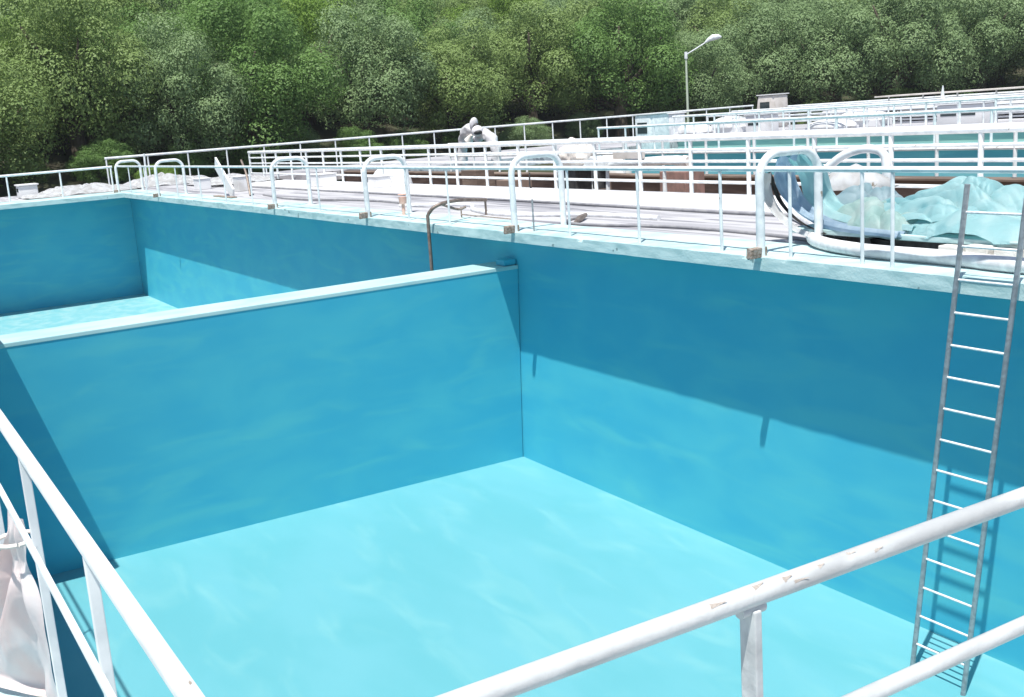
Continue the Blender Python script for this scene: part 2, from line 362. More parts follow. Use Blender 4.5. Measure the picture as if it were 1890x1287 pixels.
for x in (-0.8, 1.0, 2.8, 4.6, 6.4, 8.2, 10.0, 10.9, 11.63, 12.42):
    obj('post', flatbar((x, yl(x), HT - 0.01), (x, yl(x), 4.443), 0.014, 0.02, 0.002), M['white'], o)
o = empty('guard_rail', (12.47, -5, HT), 'round white near railing with peeling paint at lower right', 'railing')
obj('top_rail', T([(12.47, -7.975, 4.468), (12.47, -0.4, 4.468)], 0.0148, 24), M['peel'], o, True)
obj('mid_rail', T([(12.47, -7.98, 4.25), (12.47, -0.4, 4.25)], 0.013, 16), M['peel'], o, True)
for y in (-7.315, -6.05, -4.8, -3.5, -2.2, -0.9):
    p = obj('post', flatbar((12.47, y, HT - 0.01), (12.47, y, 4.452), 0.030, 0.012, 0.002), M['peel'], o)
    obj('weld_flange', T([(12.47, y - 0.02, 4.452), (12.47, y + 0.02, 4.452)], 0.010, 12), M['peel'], o, True)
rnd = random.Random(3)
for k in range(7):                                       # curled paint flakes on the top pipe
    y = -7.38 + 0.05 * k + rnd.uniform(-.02, .02); a = rnd.uniform(0.2, 1.5)
    bm = bmesh.new(); rows = []; sk = rnd.uniform(-1, 1); ln = rnd.uniform(0.010, 0.035); wd = rnd.uniform(0.0015, 0.004)
    for i in range(6):
        u = i / 5; rr = 0.0151 + 0.006 * max(0, u - 0.5) ** 1.3
        rows.append([bm.verts.new((12.47 + math.cos(a + j * wd * (1.2 - 1.1 * u) / 0.0148 + sk * u * 0.25) * rr, y + ln * u + rnd.uniform(-.001, .001), 4.468 + math.sin(a + j * wd * (1.2 - 1.1 * u) / 0.0148 + sk * u * 0.25) * rr)) for j in (-1, -0.3, 0.4, 1)])
    for i in range(5):
        for j in range(3): bm.faces.new((rows[i][j], rows[i][j + 1], rows[i + 1][j + 1], rows[i + 1][j]))
    bmesh.ops.solidify(bm, geom=list(bm.faces), thickness=0.0006)
    obj('paint_flake', bm, M['cream'], o)

# ------------------------------------------------------------------ ladder
o = empty('ladder', (7.65, -0.7, 0), 'grey metal ladder with white rungs against the right basin wall', 'ladder')
f0 = Vector((7.43, -0.74, 0.0)); t0 = Vector((7.79, -0.585, 4.3)); dv = Vector((0.52, 0, 0))
obj('stile', T([f0, t0], 0.022, 12), M['steel'], o, True)
obj('stile', T([f0 + dv, t0 + dv], 0.022, 12), M['steel'], o, True)
for k in range(1, 16):
    p = f0.lerp(t0, k * 0.272 / 4.3)
    obj('rung', T([p, p + dv], 0.011, 10), M['rung'], o, True)

# ------------------------------------------------------------------ brown pipe stanchion
o = empty('bent_pipe_handrail', (-1.6, -0.62, 0), 'brown metal pipe rising from the far basin and bending over the walkway', 'pipe')
pp = [(-1.62, -0.62, 0.0), (-1.58, -0.62, 3.68)] + [Vector(q) for q in smooth_path([(-1.57, -0.6, 3.72), (-1.52, -0.54, 3.80), (-1.50, -0.38, 3.855), (-1.62, -0.1, 3.86), (-1.80, 0.2, 3.84)], 6)] + [(-1.95, 0.45, 3.81), (-2.05, 0.7, 3.78)]
obj('pipe', T(pp, 0.028, 14), M['pipe'], o, True)
obj('support_leg', T([(-2.04, 0.68, 3.54), (-2.04, 0.68, 3.77)], 0.018, 10), M['pipe'], o, True)
obj('hook', T(smooth_path([(-1.52, -0.4, 3.84), (-1.46, -0.25, 3.77), (-1.42, -0.14, 3.74), (-1.38, -0.05, 3.77)], 4), 0.02, 8), M['pipe'], o, True)
o = empty('bent_rod', (-0.9, 0.25, 3.54), 'thin rusty rod frame lying on the deck right of the brown pipe', 'rod')
obj('rod', T([(-2.0, 0.2, 3.55), (-2.0, 0.2, 3.72), (-2.0, 0.2, 3.60), (-0.35, 0.15, 3.60), (-0.35, 0.15, 3.86)], 0.012, 8), M['rust'], o)
tag(obj('thin_rod', T([(1.02, -0.36, 3.55), (1.02, -0.36, 3.98)], 0.012, 8), M['steel']), 'thin grey upright rod beside the hoop at the dividing wall', 'rod')

# ------------------------------------------------------------------ cloth heaps
def heap(name, cx, cy, z0, sx, sy, h, seed, m, label=None, cat=None, rot=0.0, nx=90, ny=60, parent=None, fold=1.0, ka=(3.2, 4.5), kb=(6.0, -7.5)):
    bm = bmesh.new(); g = []
    for i in range(nx + 1):
        row = []
        for j in range(ny + 1):
            u = i / nx * 2 - 1; v = j / ny * 2 - 1
            q = Vector((u * sx * 1.2 + seed, v * sy * 1.2, seed * 1.7))
            wq = q + Vector((noise.noise(q * 1.1), noise.noise(q * 1.1 + Vector((9, 2, 4))), 0)) * 0.7
            f1 = abs(math.sin(wq.x * ka[0] + wq.y * ka[1] + 1.6 * noise.noise(q * 1.3)))
            f2 = abs(math.sin(wq.x * kb[0] + wq.y * kb[1] + 2.2 * noise.noise(q * 1.9 + Vector((3, 3, 3)))))
            f3 = abs(math.sin(wq.x * 11 + wq.y * 9 + 3.0 * noise.noise(q * 2.7)))
            ridge = f1 ** 0.6; r2 = 0.75 * f2 ** 0.5 + 0.35 * f3 ** 0.5
            edge = 1 + 0.22 * noise.noise(Vector((u * 2.2, v * 2.2, seed)))
            d = math.hypot(u, v) if abs(u) + abs(v) > 0 else 0
            d = (abs(u) ** 2.6 + abs(v) ** 2.6) ** (1 / 2.6) * edge
            mask = max(0.0, 1 - d) ** 0.55
            lump = 0.75 + 0.5 * noise.noise(q * 0.9)
            z = h * mask * (lump * 0.62 + fold * (0.24 * ridge + 0.13 * r2)) + 0.012
            row.append(bm.verts.new((u * sx + 0.05 * noise.noise(q * 3), v * sy + 0.05 * noise.noise(q * 3 + Vector((5, 5, 5))), max(z, 0.006))))
        g.append(row)
    for i in range(nx):
        for j in range(ny): bm.faces.new((g[i][j], g[i + 1][j], g[i + 1][j + 1], g[i][j + 1]))
    # close underneath so that the heap has real thickness
    for f in list(bm.faces):
        if all(v.co.z <= 0.020 for v in f.verts) and False: bm.faces.remove(f)
    bmesh.ops.solidify(bm, geom=list(bm.faces), thickness=0.006)
    bm.transform(Matrix.Translation((cx, cy, z0)) @ Matrix.Rotation(rot, 4, 'Z'))
    o = obj(name, bm, m, parent, True)
    if label: tag(o, label, cat)
    return o
heap('tarp', 6.6, 1.05, 3.70, 1.1, 0.55, 0.56, 3.3, M['tarp'], 'large crumpled turquoise tarp heaped behind the guard rail at right', 'tarp', rot=0.12, nx=190, ny=120, fold=1.4, ka=(2.2, 6.5), kb=(-3.0, 11.0))
heap('tarp', 5.75, 0.75, 3.66, 0.75, 0.32, 0.40, 12.4, M['tarp3'], 'pale green tarp fold in front of the large turquoise heap', 'tarp', rot=-0.35, nx=140, ny=90, fold=1.6)
heap('tarp', 5.2, 1.2, 3.66, 0.5, 0.40, 0.50, 5.9, M['tarp2'], 'grey-blue tarp bundle between the hoop and the large turquoise heap', 'tarp', rot=0.7, nx=110, ny=80, fold=1.5)
heap('tarp', 7.0, 0.62, 3.68, 0.9, 0.28, 0.26, 17.4, M['tarp'], 'low turquoise tarp edge hanging below the large turquoise heap', 'tarp', rot=-0.05, nx=120, ny=70, fold=1.4, ka=(2.0, 7.0), kb=(-3.0, 10.0))
heap('folded_sheet', 4.95, 1.35, 4.02, 0.42, 0.24, 0.34, 8.1, M['cloth'], 'folded white sheet lying on top of the grey-blue tarp', 'sheet', rot=0.5, nx=90, ny=60, fold=1.4)
# dark crate under the tarp
o = empty('cart', (6.4, 0.95, 3.54), 'low dark flatbed cart under the turquoise tarp', 'cart')
obj('bed', B(4.95, 7.9, 0.35, 1.55, 3.66, 3.715, bev=0.01), M['cope'], o)
obj('chassis', B(5.6, 7.8, 0.5, 1.45, 3.56, 3.657), M['black'], o)
for (x, y) in ((5.9, 0.46), (7.5, 0.46), (5.9, 1.50), (7.5, 1.50)):
    obj('wheel', T([(x, y - 0.03, 3.60), (x, y + 0.03, 3.60)], 0.06, 16), M['black'], o)
for k in range(3):
    obj('block', B(6.9 + 0.28 * k, 7.12 + 0.28 * k, 0.22, 0.34, 3.545, 3.66 + 0.02 * (k % 2), bev=0.01), M['cream'], o)
# hanging strap ribbons from the hoop
def ribbon(name, path, w, m, label, cat, twist=0.0, n=10, axis=(0.45, 0.85, 0), wave=0.04, nc=10, seed=1.0, fr=9.0):
    P = smooth_path(path, n); bm = bmesh.new(); rows = []
    ax = Vector(axis).normalized()
    for i, p in enumerate(P):
        u = i / (len(P) - 1)
        ww = w(u) if callable(w) else w
        t = (P[min(i + 1, len(P) - 1)] - P[max(i - 1, 0)]).normalized()
        a = (ax - t * ax.dot(t)).normalized(); b = t.cross(a)
        a2 = a * math.cos(twist * u) + b * math.sin(twist * u); b2 = t.cross(a2)
        rows.append([bm.verts.new(p + a2 * (ww * (j / nc - 0.5)) + b2 * wave * (ww / 0.3) ** 0.3 * (math.sin(j / nc * fr + u * 2 + seed) + 0.6 * noise.noise(Vector((j / nc * 4, u * 5, seed))))) for j in range(nc + 1)])
    for i in range(len(rows) - 1):
        for j in range(nc): bm.faces.new((rows[i][j], rows[i][j + 1], rows[i + 1][j + 1], rows[i + 1][j]))
    bmesh.ops.solidify(bm, geom=list(bm.faces), thickness=0.004)
    return tag(obj(name, bm, m, None, True), label, cat)
ribbon('hanging_sheet', [(5.0, 0.30, 4.47), (4.82, 0.42, 4.25), (4.88, 0.5, 4.0), (5.15, 0.5, 3.82), (5.6, 0.42, 3.74), (6.4, 0.33, 3.72)], lambda u: 0.24 - 0.08 * u, M['paleblue'],
       'pale blue sheet hanging from the white hoop down to the cart', 'sheet', wave=0.03, nc=18, fr=13)
ribbon('hanging_sheet', [(5.12, 0.32, 4.46), (5.05, 0.6, 4.26), (5.05, 0.72, 4.02), (5.3, 0.72, 3.86), (5.8, 0.62, 3.78), (6.5, 0.5, 3.76)], lambda u: 0.22 + 0.1 * math.sin(u * 3), M['tarp'],
       'turquoise sheet hanging behind the pale blue one', 'sheet', wave=0.035, nc=18, seed=4, fr=12)
ribbon('hanging_sheet', [(4.78, 0.2, 4.30), (4.68, 0.3, 4.1), (4.75, 0.35, 3.9), (5.05, 0.33, 3.72), (5.5, 0.26, 3.64), (6.0, 0.2, 3.62)], lambda u: 0.12, M['cloth'],
       'narrow white sheet trailing left of the pale blue one', 'sheet', wave=0.02, nc=10, seed=2, fr=8)
ribbon('dark_strap', [(4.74, 0.28, 4.3), (4.76, 0.42, 3.98), (5.02, 0.42, 3.78), (5.5, 0.3, 3.68)], 0.05, M['black'], 'dark strap trailing between the hanging sheets', 'strap', wave=0.01, nc=3)

# hoses
def hose(path, r, m, label, name='hose', n=10): return tag(obj(name, T(smooth_path(path, n), r, 12), m, None, True), label, 'hose')
hose([(3.3, 2.1, 3.60), (4.4, 1.3, 3.6), (5.4, 0.25, 3.62), (6.3, -0.1, 3.62), (7.2, -0.12, 3.62), (8.2, -0.2, 3.62), (10, 0.0, 3.62)], 0.065, M['hose_w'], 'thick white hose curving along the deck under the turquoise tarp')
hose([(4.0, 2.0, 3.58), (4.9, 1.0, 3.58), (5.9, 0.16, 3.58), (6.9, 0.08, 3.58), (8.4, 0.05, 3.58), (10, 0.3, 3.58)], 0.035, M['hose_w'], 'thin white hose beside the thick one below the tarp')
hose([(-24, 2.25, 3.56), (-12, 2.28, 3.56), (-4, 2.3, 3.565), (1.5, 2.2, 3.565), (4.5, 2.27, 3.565), (12, 2.3, 3.565)], 0.022, M['hose_g'], 'long grey hose lying against the raised white slab')
hose([(0.2, 0.9, 3.56), (0.5, 0.5, 3.56), (1.2, 0.42, 3.56), (2.6, 0.75, 3.56), (4.2, 0.7, 3.56), (5.3, 0.5, 3.56)], 0.02, M['hose_g'], 'grey hose looping on the deck in front of the raised slab')
hose([(-5.5, 0.8, 3.57), (-4.0, 1.4, 3.57), (-2.8, 0.9, 3.57), (-1.4, 0.7, 3.57), (0.1, 1.2, 3.57), (1.6, 1.3, 3.57)], 0.04, M['hose_w'], 'white hose curving past the brown bent pipe')
hose([(-14, 1.0, 3.56), (-11, 0.7, 3.56), (-8, 1.2, 3.56), (-5, 1.1, 3.56)], 0.025, M['hose_g'], 'grey hose on the deck behind the middle hoops')
# tapered dark wedge tool
bm = bmesh.new(); tube(bm, [(0.3, 1.0, 3.60), (0.55, 0.72, 3.585), (0.85, 0.4, 3.56)], [0.03, 0.05, 0.012], 8)
tag(obj('nozzle', bm, M['pipe'], None, True), 'dark tapered nozzle lying on the deck right of the dividing wall hoop', 'nozzle')
# faded orange valve
o = empty('valve_stand', (-3.75, 0.0, 3.54), 'faded orange valve stand beside the second hoop', 'valve')
obj('stem', T([(-3.7, 0.0, 3.54), (-3.7, 0.0, 3.8)], 0.03, 10), M['orange'], o, True)
obj('body', T([(-3.7, 0.0, 3.74), (-3.7, 0.0, 3.86)], [0.06, 0.075], 12), M['orange'], o, True)
obj('hand_wheel', T(arc((-3.7, 0, 3.9), (1, 0, 0), (0, 1, 0), 0.07, 0, 2 * math.pi * 0.98, 16), 0.01, 6), M['orange'], o)

# ------------------------------------------------------------------ hanging sheet bottom left
PR = smooth_path([(10.50, -8.0, 4.17), (10.49, -8.0, 4.10), (10.47, -7.995, 4.02), (10.52, -7.985, 3.92), (10.50, -7.965, 3.76), (10.47, -7.95, 3.62), (10.45, -7.95, 3.565)], 10)
PL = smooth_path([(10.39, -8.02, 4.17), (10.38, -8.03, 4.10), (10.30, -8.05, 4.02), (10.15, -8.10, 3.92), (9.90, -8.17, 3.76), (9.7, -8.24, 3.62), (9.62, -8.28, 3.565)], 10)
bm = bmesh.new(); rows = []; nc = 50
for i, p in enumerate(PR):
    u = i / (len(PR) - 1); row = []; amp = 0.008 + 0.035 * u
    for j in range(nc + 1):
        s = j / nc
        k = min(1, (1 - s) * 8)
        row.append(bm.verts.new(p.lerp(PL[i], s) + Vector((0.4, -0.9, 0.3)).normalized() * amp * k * (abs(math.sin(s * 9 + 1.5 * u + noise.noise(Vector((s * 3, u * 3, 1))))) * 1.6 - 0.8 + noise.noise(Vector((s * 8, u * 5, 2.2))))))
    rows.append(row)
for i in range(len(rows) - 1):
    for j in range(nc): bm.faces.new((rows[i][j], rows[i][j + 1], rows[i + 1][j + 1], rows[i + 1][j]))
bmesh.ops.solidify(bm, geom=list(bm.faces), thickness=0.003)
o = tag(obj('hanging_sheet', bm, M['pink'], None, True), 'pinkish white sheet tied to the near left railing and hanging down', 'sheet')
obj('tie_cord', T(arc((10.44, -8.015, 4.10), (1, 0, 0), (0, 1, 0), 0.055, 0, 6.2, 14), 0.006, 6), M['cream'], o)

# ------------------------------------------------------------------ equipment in the channel
o = empty('sack', (-6.5, 5.6, 2.95), 'cream canvas sack on a dark stand behind the four-bar railing', 'sack')
bm = bmesh.new(); bmesh.ops.create_uvsphere(bm, u_segments=36, v_segments=24, radius=1)
for v in bm.verts:
    n_ = noise.noise(v.co * 2.3) * 0.22 + noise.noise(v.co * 6) * 0.07
    v.co = Vector((-6.5 + v.co.x * 0.42 * (1 + n_), 5.6 + v.co.y * 0.34 * (1 + n_), 4.12 + v.co.z * 0.36 * (1 + n_) * (1.0 if v.co.z > 0 else 0.85)))
obj('canvas', bm, M['cream'], o, True)
obj('stand', B(-6.8, -6.2, 5.35, 5.85, 2.96, 3.84, bev=0.03), M['black'], o)
obj('shelf', B(-7.2, -5.7, 5.3, 5.9, 3.845, 3.885, bev=0.01), M['white'], o)
o = empty('aerator', (-4.5, 5.5, 2.95), 'long white aerator tube on stand with black motor below', 'aerator')
obj('float_tube', T(smooth_path([(-5.6, 5.5, 3.92), (-4.5, 5.5, 3.97), (-3.3, 5.5, 4.02), (-2.8, 5.5, 4.0)], 4), [0.07] * 5 + [0.09] * 5 + [0.10] * 3, 16), M['white'], o, True)
obj('end_cap', T([(-2.8, 5.5, 4.0), (-2.66, 5.5, 4.0)], [0.115, 0.10], 16), M['cream'], o, True)
obj('motor', T([(-5.5, 5.5, 3.45), (-5.5, 5.5, 3.86)], 0.17, 20), M['black'], o, True)
bm = B(-5.95, -5.1, 5.35, 5.65, 3.88, 4.0, bev=0.02); 
for v in bm.verts:
    if v.co.z > 3.95 and v.co.x < -5.5: v.co.x += 0.3; v.co.z += 0.12
obj('hood', bm, M['white'], o)
for x in (-5.75, -5.25, -3.4): obj('leg', T([(x, 5.5, 2.95), (x, 5.5, 3.9)], [0.06, 0.03], 10), M['white'], o, True)
obj('label_plate', B(-4.9, -3.9, 5.40, 5.44, 4.06, 4.2, bev=0.005), M['beige'], o)
tag(obj('crate', B(-4.3, -3.5, 6.1, 6.6, 2.953, 3.75, bev=0.02), M['red']), 'faded reddish brown crate in the brown channel behind the white aerator tube', 'crate')
tag(obj('dark_rod', T([(-6.35, 4.7, 3.0), (-6.0, 4.05, 3.62), (-5.9, 4.0, 3.9)], 0.018, 8), M['black']), 'thin dark rod leaning on the slab edge under the cream sack', 'rod')

# white tilted chute (right) and pale post behind the tarp
o = empty('white_chute', (4.6, 2.1, 3.54), 'curved white pipe chute standing behind the turquoise tarp', 'chute')
obj('elbow_pipe', T(smooth_path([(4.0, 1.95, 4.2), (4.2, 2.0, 4.34), (4.47, 2.05, 4.41), (4.68, 2.1, 4.36), (4.74, 2.1, 4.15), (4.72, 2.1, 3.56)], 8), 0.05, 18), M['white'], o, True)
obj('nozzle', T([(4.0, 1.95, 4.2), (3.88, 1.9, 4.08)], [0.065, 0.055], 18), M['white'], o, True)

# ------------------------------------------------------------------ two bent white ducts
o = empty('bent_duct_pair', (-15, 8.9, 3.53), 'pair of bent white duct hoods with dark mouths above the railing', 'ducts')
def duct(path, rs, nm='duct'):
    P = smooth_path(path, 8); R = []
    for i in range(len(P)):
        f = i / (len(P) - 1) * (len(rs) - 1); k = min(int(f), len(rs) - 2); R.append(rs[k] + (rs[k + 1] - rs[k]) * (f - k))
    bm = tube(bmesh.new(), P, R, 28)
    for v in bm.verts:
        q = v.co * 5.5; v.co += Vector((noise.noise(q), noise.noise(q + Vector((9, 1, 2))), 0.5 * noise.noise(q + Vector((4, 7, 1))))) * 0.055
    obj(nm, bm, M['greycloth'], o, True)
duct([(-16.1, 8.9, 3.55), (-16.0, 8.9, 4.3), (-15.75, 8.9, 4.75), (-15.35, 8.9, 4.92), (-15.05, 8.95, 4.8)], [0.16, 0.16, 0.21, 0.24, 0.12])
duct([(-13.6, 8.9, 3.55), (-13.65, 8.9, 4.2), (-13.95, 8.9, 4.62), (-14.4, 8.9, 4.75), (-14.7, 8.9, 4.6)], [0.15, 0.16, 0.2, 0.2, 0.12])
def hood(c, sx, sz, tilt, off, msc, nm='hood'):
    bm = bmesh.new(); bmesh.ops.create_uvsphere(bm, u_segments=24, v_segments=16, radius=1)
    bm.transform(Matrix.Translation(c) @ Matrix.Rotation(tilt, 4, 'Y') @ Matrix.Diagonal((sx, sx, sz, 1)))
    obj(nm, bm, M['greycloth'], o, True)
    bm = bmesh.new(); bmesh.ops.create_uvsphere(bm, u_segments=20, v_segments=12, radius=1)
    d = Vector((0.86, -0.51, 0)) * off[0] + Vector((0.49, 0.87, 0)) * off[1] + Vector((0, 0, off[2]))
    bm.transform(Matrix.Translation(Vector(c) + d) @ Matrix.Rotation(tilt, 4, 'Y') @ Matrix.Diagonal((msc[0], msc[0], msc[1], 1)))
    obj('dark_mouth', bm, M['black'], o, True)
hood((-14.78, 8.75, 5.12), 0.15, 0.25, 0.35, (0.07, 0.07, -0.14), (0.13, 0.19)); hood((-14.35, 8.65, 4.87), 0.21, 0.20, -0.2, (0.13, 0.02, -0.05), (0.15, 0.08))
for (a, b_) in (((-15.1, 8.8, 4.75), (-15.45, 8.75, 4.35)), ((-14.8, 8.8, 4.8), (-14.55, 8.75, 4.42))):
    bm = bmesh.new(); tube(bm, [a, Vector(a).lerp(Vector(b_), .5), b_], [0.05, 0.16, 0.03], 10)
    obj('flap', bm, M['cream'] if a[0] < -15 else M['greycloth'], o, True)

o.location.x -= 1.65; o.scale = (0.86, 0.9, 0.86)

# ------------------------------------------------------------------ far cabins and clutter
def cabin(name, x, y, z, w, d, h, m, label, cat, slope=0.0, wins=1):
    o = empty(name, (x, y, z), label, cat)
    bm = B(x - w / 2, x + w / 2, y - d / 2, y + d / 2, z, z + h, bev=min(w, h) * 0.08)
    for v in bm.verts:
        if v.co.z > z + h * 0.6 and v.co.x < x: v.co.x += slope
    obj('body', bm, m, o, True)
    for k in range(wins):
        ww = (w - 0.3 - slope) / wins; x0 = x - w / 2 + slope + 0.12 + k * ww
        obj('window', B(x0 + 0.05, x0 + ww - 0.06, y - d / 2 - 0.012, y - d / 2 + 0.05, z + h * 0.5, z + h * 0.8, bev=0.005), M['glass'], o)
    obj('roof', B(x - w / 2 + slope - 0.04, x + w / 2 + 0.04, y - d / 2 - 0.04, y + d / 2 + 0.04, z + h + 0.002, z + h + 0.05, bev=0.01), M['slab'], o)
    return o
cabin('equipment_cabin', -20.6, 19.0, 3.3, 1.0, 0.9, 1.40, M['white'], 'small white equipment cabin with dark window behind the left basins', 'cabin')
cabin('equipment_cabin', -27.0, 31.5, 3.53, 1.3, 1.0, 1.55, M['beige'], 'beige equipment cabin with slanted side beside the street lamp', 'cabin', 0.25)
cabin('equipment_cabin', -26.5, 24.5, 3.53, 1.6, 1.0, 1.05, M['white'], 'white low cabin with sloped front left of the street lamp', 'cabin', 0.4)
cabin('control_box', -20.4, 24.5, 3.53, 1.1, 0.8, 0.8, M['slab'], 'plain white control box between the parapet and rear railing', 'box')
cabin('control_box', -12.0, 26.0, 3.53, 1.8, 0.9, 0.75, M['slab'], 'wide white control box with two windows on the rear platform', 'box', 0.0, 2)
def hull(name, x, y, z, w, d, h, label, cat, m=None):
    o = empty(name, (x, y, z), label, cat)
    bm = bmesh.new(); bmesh.ops.create_uvsphere(bm, u_segments=32, v_segments=16, radius=1)
    for v in bm.verts:
        c = v.co; c.z = max(c.z, 0.0)
        v.co = Vector((x + c.x * w / 2, y + c.y * d / 2, z + 0.25 + (abs(c.z) ** 0.8) * h + 0.03 * noise.noise(Vector((c.x * 5, c.y * 5, x)))))
    obj('cover', bm, m or M['cloth'], o, True)
    obj('base', B(x - w * 0.42, x + w * 0.42, y - d * 0.4, y + d * 0.4, z, z + 0.27, bev=0.02), M['slab'], o)
hull('covered_tank', -23.5, 23.6, 3.53, 2.0, 1.0, 0.4, 'white dome-covered tank left of the beige cabin', 'tank')
hull('covered_tank', -25.5, 27.5, 3.53, 2.4, 1.2, 0.5, 'larger white covered tank near the foot of the street lamp', 'tank')
hull('covered_tank', -15.8, 23.5, 3.53, 2.2, 1.0, 0.28, 'low white covered tank behind the pale parapet', 'tank')
hull('covered_tank', -19.0, 28.8, 3.53, 2.6, 1.2, 0.42, 'long white covered tank at the rear of the right platform', 'tank')
# stacked white sheets of roofing at far right
rnd = random.Random(11)
for i, (x, y, l) in enumerate(((-16.5, 31.0, 'stack of white sheets on the rear platform at far right'),
                               (-11.5, 29.5, 'messy white sheet stack nearest the right edge of the platform'),
                               (-21.5, 32.2, 'white sheet stack beside the trees behind the long covered tank'))):
    bm = bmesh.new(); z = 3.53
    for k in range(6):
        dx, dy = rnd.uniform(-.4, .4), rnd.uniform(-.2, .2); w_ = rnd.uniform(1.8, 2.6)
        box(bm, x - w_ + dx, x + w_ + dx, y - 0.8 + dy, y + 0.8 + dy, z, z + 0.07, 0.01); z += 0.075 + rnd.uniform(0.02, 0.08)
    tag(obj('sheet_stack', bm, M['slab']), l, 'sheets')
o = empty('canopy', (-17.5, 33, 3.53), 'flat grey canopy on thin posts at the far right', 'canopy')
obj('roof', B(-21.0, -9.0, 31.8, 33.2, 4.62, 4.68, bev=0.01), M['beige'], o)
for x in (-20.8, -19.0, -17.3, -15.5, -13.5, -11.5, -9.3): obj('post', T([(x, 32.5, 3.53), (x, 32.5, 4.62)], 0.035, 8), M['white'], o)
tag(obj('tapered_pole', T([(-16.1, 30, 3.53), (-16.1, 30, 4.3), (-16.08, 30, 4.95)], [0.11, 0.11, 0.02], 12), M['white'], None, True), 'short white pointed pole standing at the far right edge', 'pole')
tag(obj('thin_pole', T([(-26, 0.87, 3.537), (-26, 0.9, 4.72)], 0.035, 8), M['white']), 'thin white pole standing behind the far corner of the basin', 'pole')
# left clutter
heap('sheet_heap', -26.6, -1.3, 3.537, 1.0, 1.9, 0.42, 2.2, M['cloth'], 'pile of pale sheets behind the far end railing, right half', 'sheets', nx=60, ny=80)
heap('sheet_heap', -27.6, 1.8, 3.537, 1.3, 1.7, 0.45, 5.5, M['cloth'], 'pile of pale sheets right of the far corner hoop', 'sheets', nx=60, ny=80)
heap('sheet_heap', -23.0, 3.0, 3.58, 1.9, 1.2, 0.30, 7.7, M['cloth'], 'pale sheets lying on the slab beyond the small hoop', 'sheets', nx=80, ny=60)
cabin('pump_housing', -27.4, -2.9, 3.537, 0.8, 0.6, 0.42, M['slab'], 'white pump housing behind the far end railing at left', 'pump')
cabin('pump_housing', -27.0, -4.9, 3.537, 0.9, 1.2, 0.30, M['slab'], 'low wide pump housing at the left picture edge', 'pump')
for i, (x, y, w_, d_, h_, l) in enumerate(((-20.6, 1.3, .5, .4, .32, 'white box on the deck between the far corner hoops'), (-17.2, 1.5, .45, .4, .4, 'white box on deck right of the small hoop'),
        (-14.8, 3.0, .7, .5, .35, 'white box on the raised slab left of centre'), (-11.6, 3.2, .5, .4, .3, 'squat white box on the raised slab by the four-bar railing'))):
    bm = B(x - w_ / 2, x + w_ / 2, y - d_ / 2, y + d_ / 2, 3.577 if y > 2.45 else 3.541, 3.54 + h_, bev=0.02)
    box(bm, x - w_ / 2 - .02, x + w_ / 2 + .02, y - d_ / 2 - .02, y + d_ / 2 + .02, 3.543 + h_, 3.575 + h_, 0.01)
    tag(obj('box', bm, M['slab']), l, 'box')
# leaning board frame with dark leg near px 385
o = empty('leaning_frame', (-15.2, 0.6, 3.54), 'leaning white board with a dark tripod leg behind the small hoop', 'frame')
obj('board', flatbar((-16.2, 0.5, 4.42), (-14.6, 0.4, 3.60), 0.05, 0.34), M['slab'], o)
obj('dark_leg', T(smooth_path([(-15.2, 0.9, 4.45), (-14.75, 0.85, 4.1), (-14.3, 0.75, 3.56)], 6), 0.03, 8), M['pipe'], o, True)
obj('foot_plate', B(-15.6, -14.0, 0.15, 0.3, 3.545, 3.585, bev=0.005), M['rust'], o)
# covered equipment along the four-bar railing
hull('covered_machine', -15.6, 5.4, 2.95, 2.2, 0.9, 0.75, 'white cloth-covered machine in the channel, left of centre', 'machine')
hull('covered_machine', -11.6, 10.2, 3.0, 1.8, 0.9, 0.55, 'cream covered machine right of the bent duct hoods', 'machine', M['cream'])
rnd = random.Random(5)
for k, (x, l) in enumerate(((-19.2, 'brown crate stack in the channel near its left end'), (-13.2, 'brown crate stack in the channel right of the white cloth-covered machine'), (-11.2, 'brown crate stack in the channel below the bent duct hoods'),
                            (-7.9, 'brown crate stack in the channel left of the cream sack'))):
    bm = bmesh.new(); z = 2.953
    for j in range(2 + k % 2):
        dx = rnd.uniform(-.08, .08); box(bm, x - .4 + dx, x + .4 + dx, 6.6, 7.2, z, z + 0.24, 0.012); z += 0.245
    tag(obj('crate_stack', bm, M['brown'] if k % 2 else M['tan']), l, 'crates')

# ------------------------------------------------------------------ street lamp
o = empty('street_lamp', (-32.1, 30.6, ground_z(-32.1, 30.6)), 'tall street lamp with white curved head standing before the trees', 'lamp')
zt = 7.45; b0 = ground_z(-32.1, 30.6)
obj('pole', T([(-32.1, 30.6, b0), (-32.1, 30.6, zt)], [0.09, 0.05], 12), M['lampgreen'], o, True)
obj('arm', T([(-32.1, 30.6, zt - 0.15), (-32.1, 30.6, zt), (-31.75, 31.0, 7.72), (-31.42, 31.4, 8.0)], 0.035, 10), M['white'], o, True)
bm = bmesh.new(); tube(bm, [(-31.45, 31.36, 7.98), (-31.36, 31.5, 8.1), (-31.22, 31.68, 8.2), (-31.05, 31.9, 8.22), (-30.95, 32.02, 8.19)], [0.05, 0.1, 0.16, 0.13, 0.04], 14)
obj('lamp_head', bm, M['white'], o, True)
obj('clamp', T([(-32.1, 30.6, zt - 0.2), (-32.1, 30.6, zt + 0.15)], 0.085, 10), M['white'], o, True)

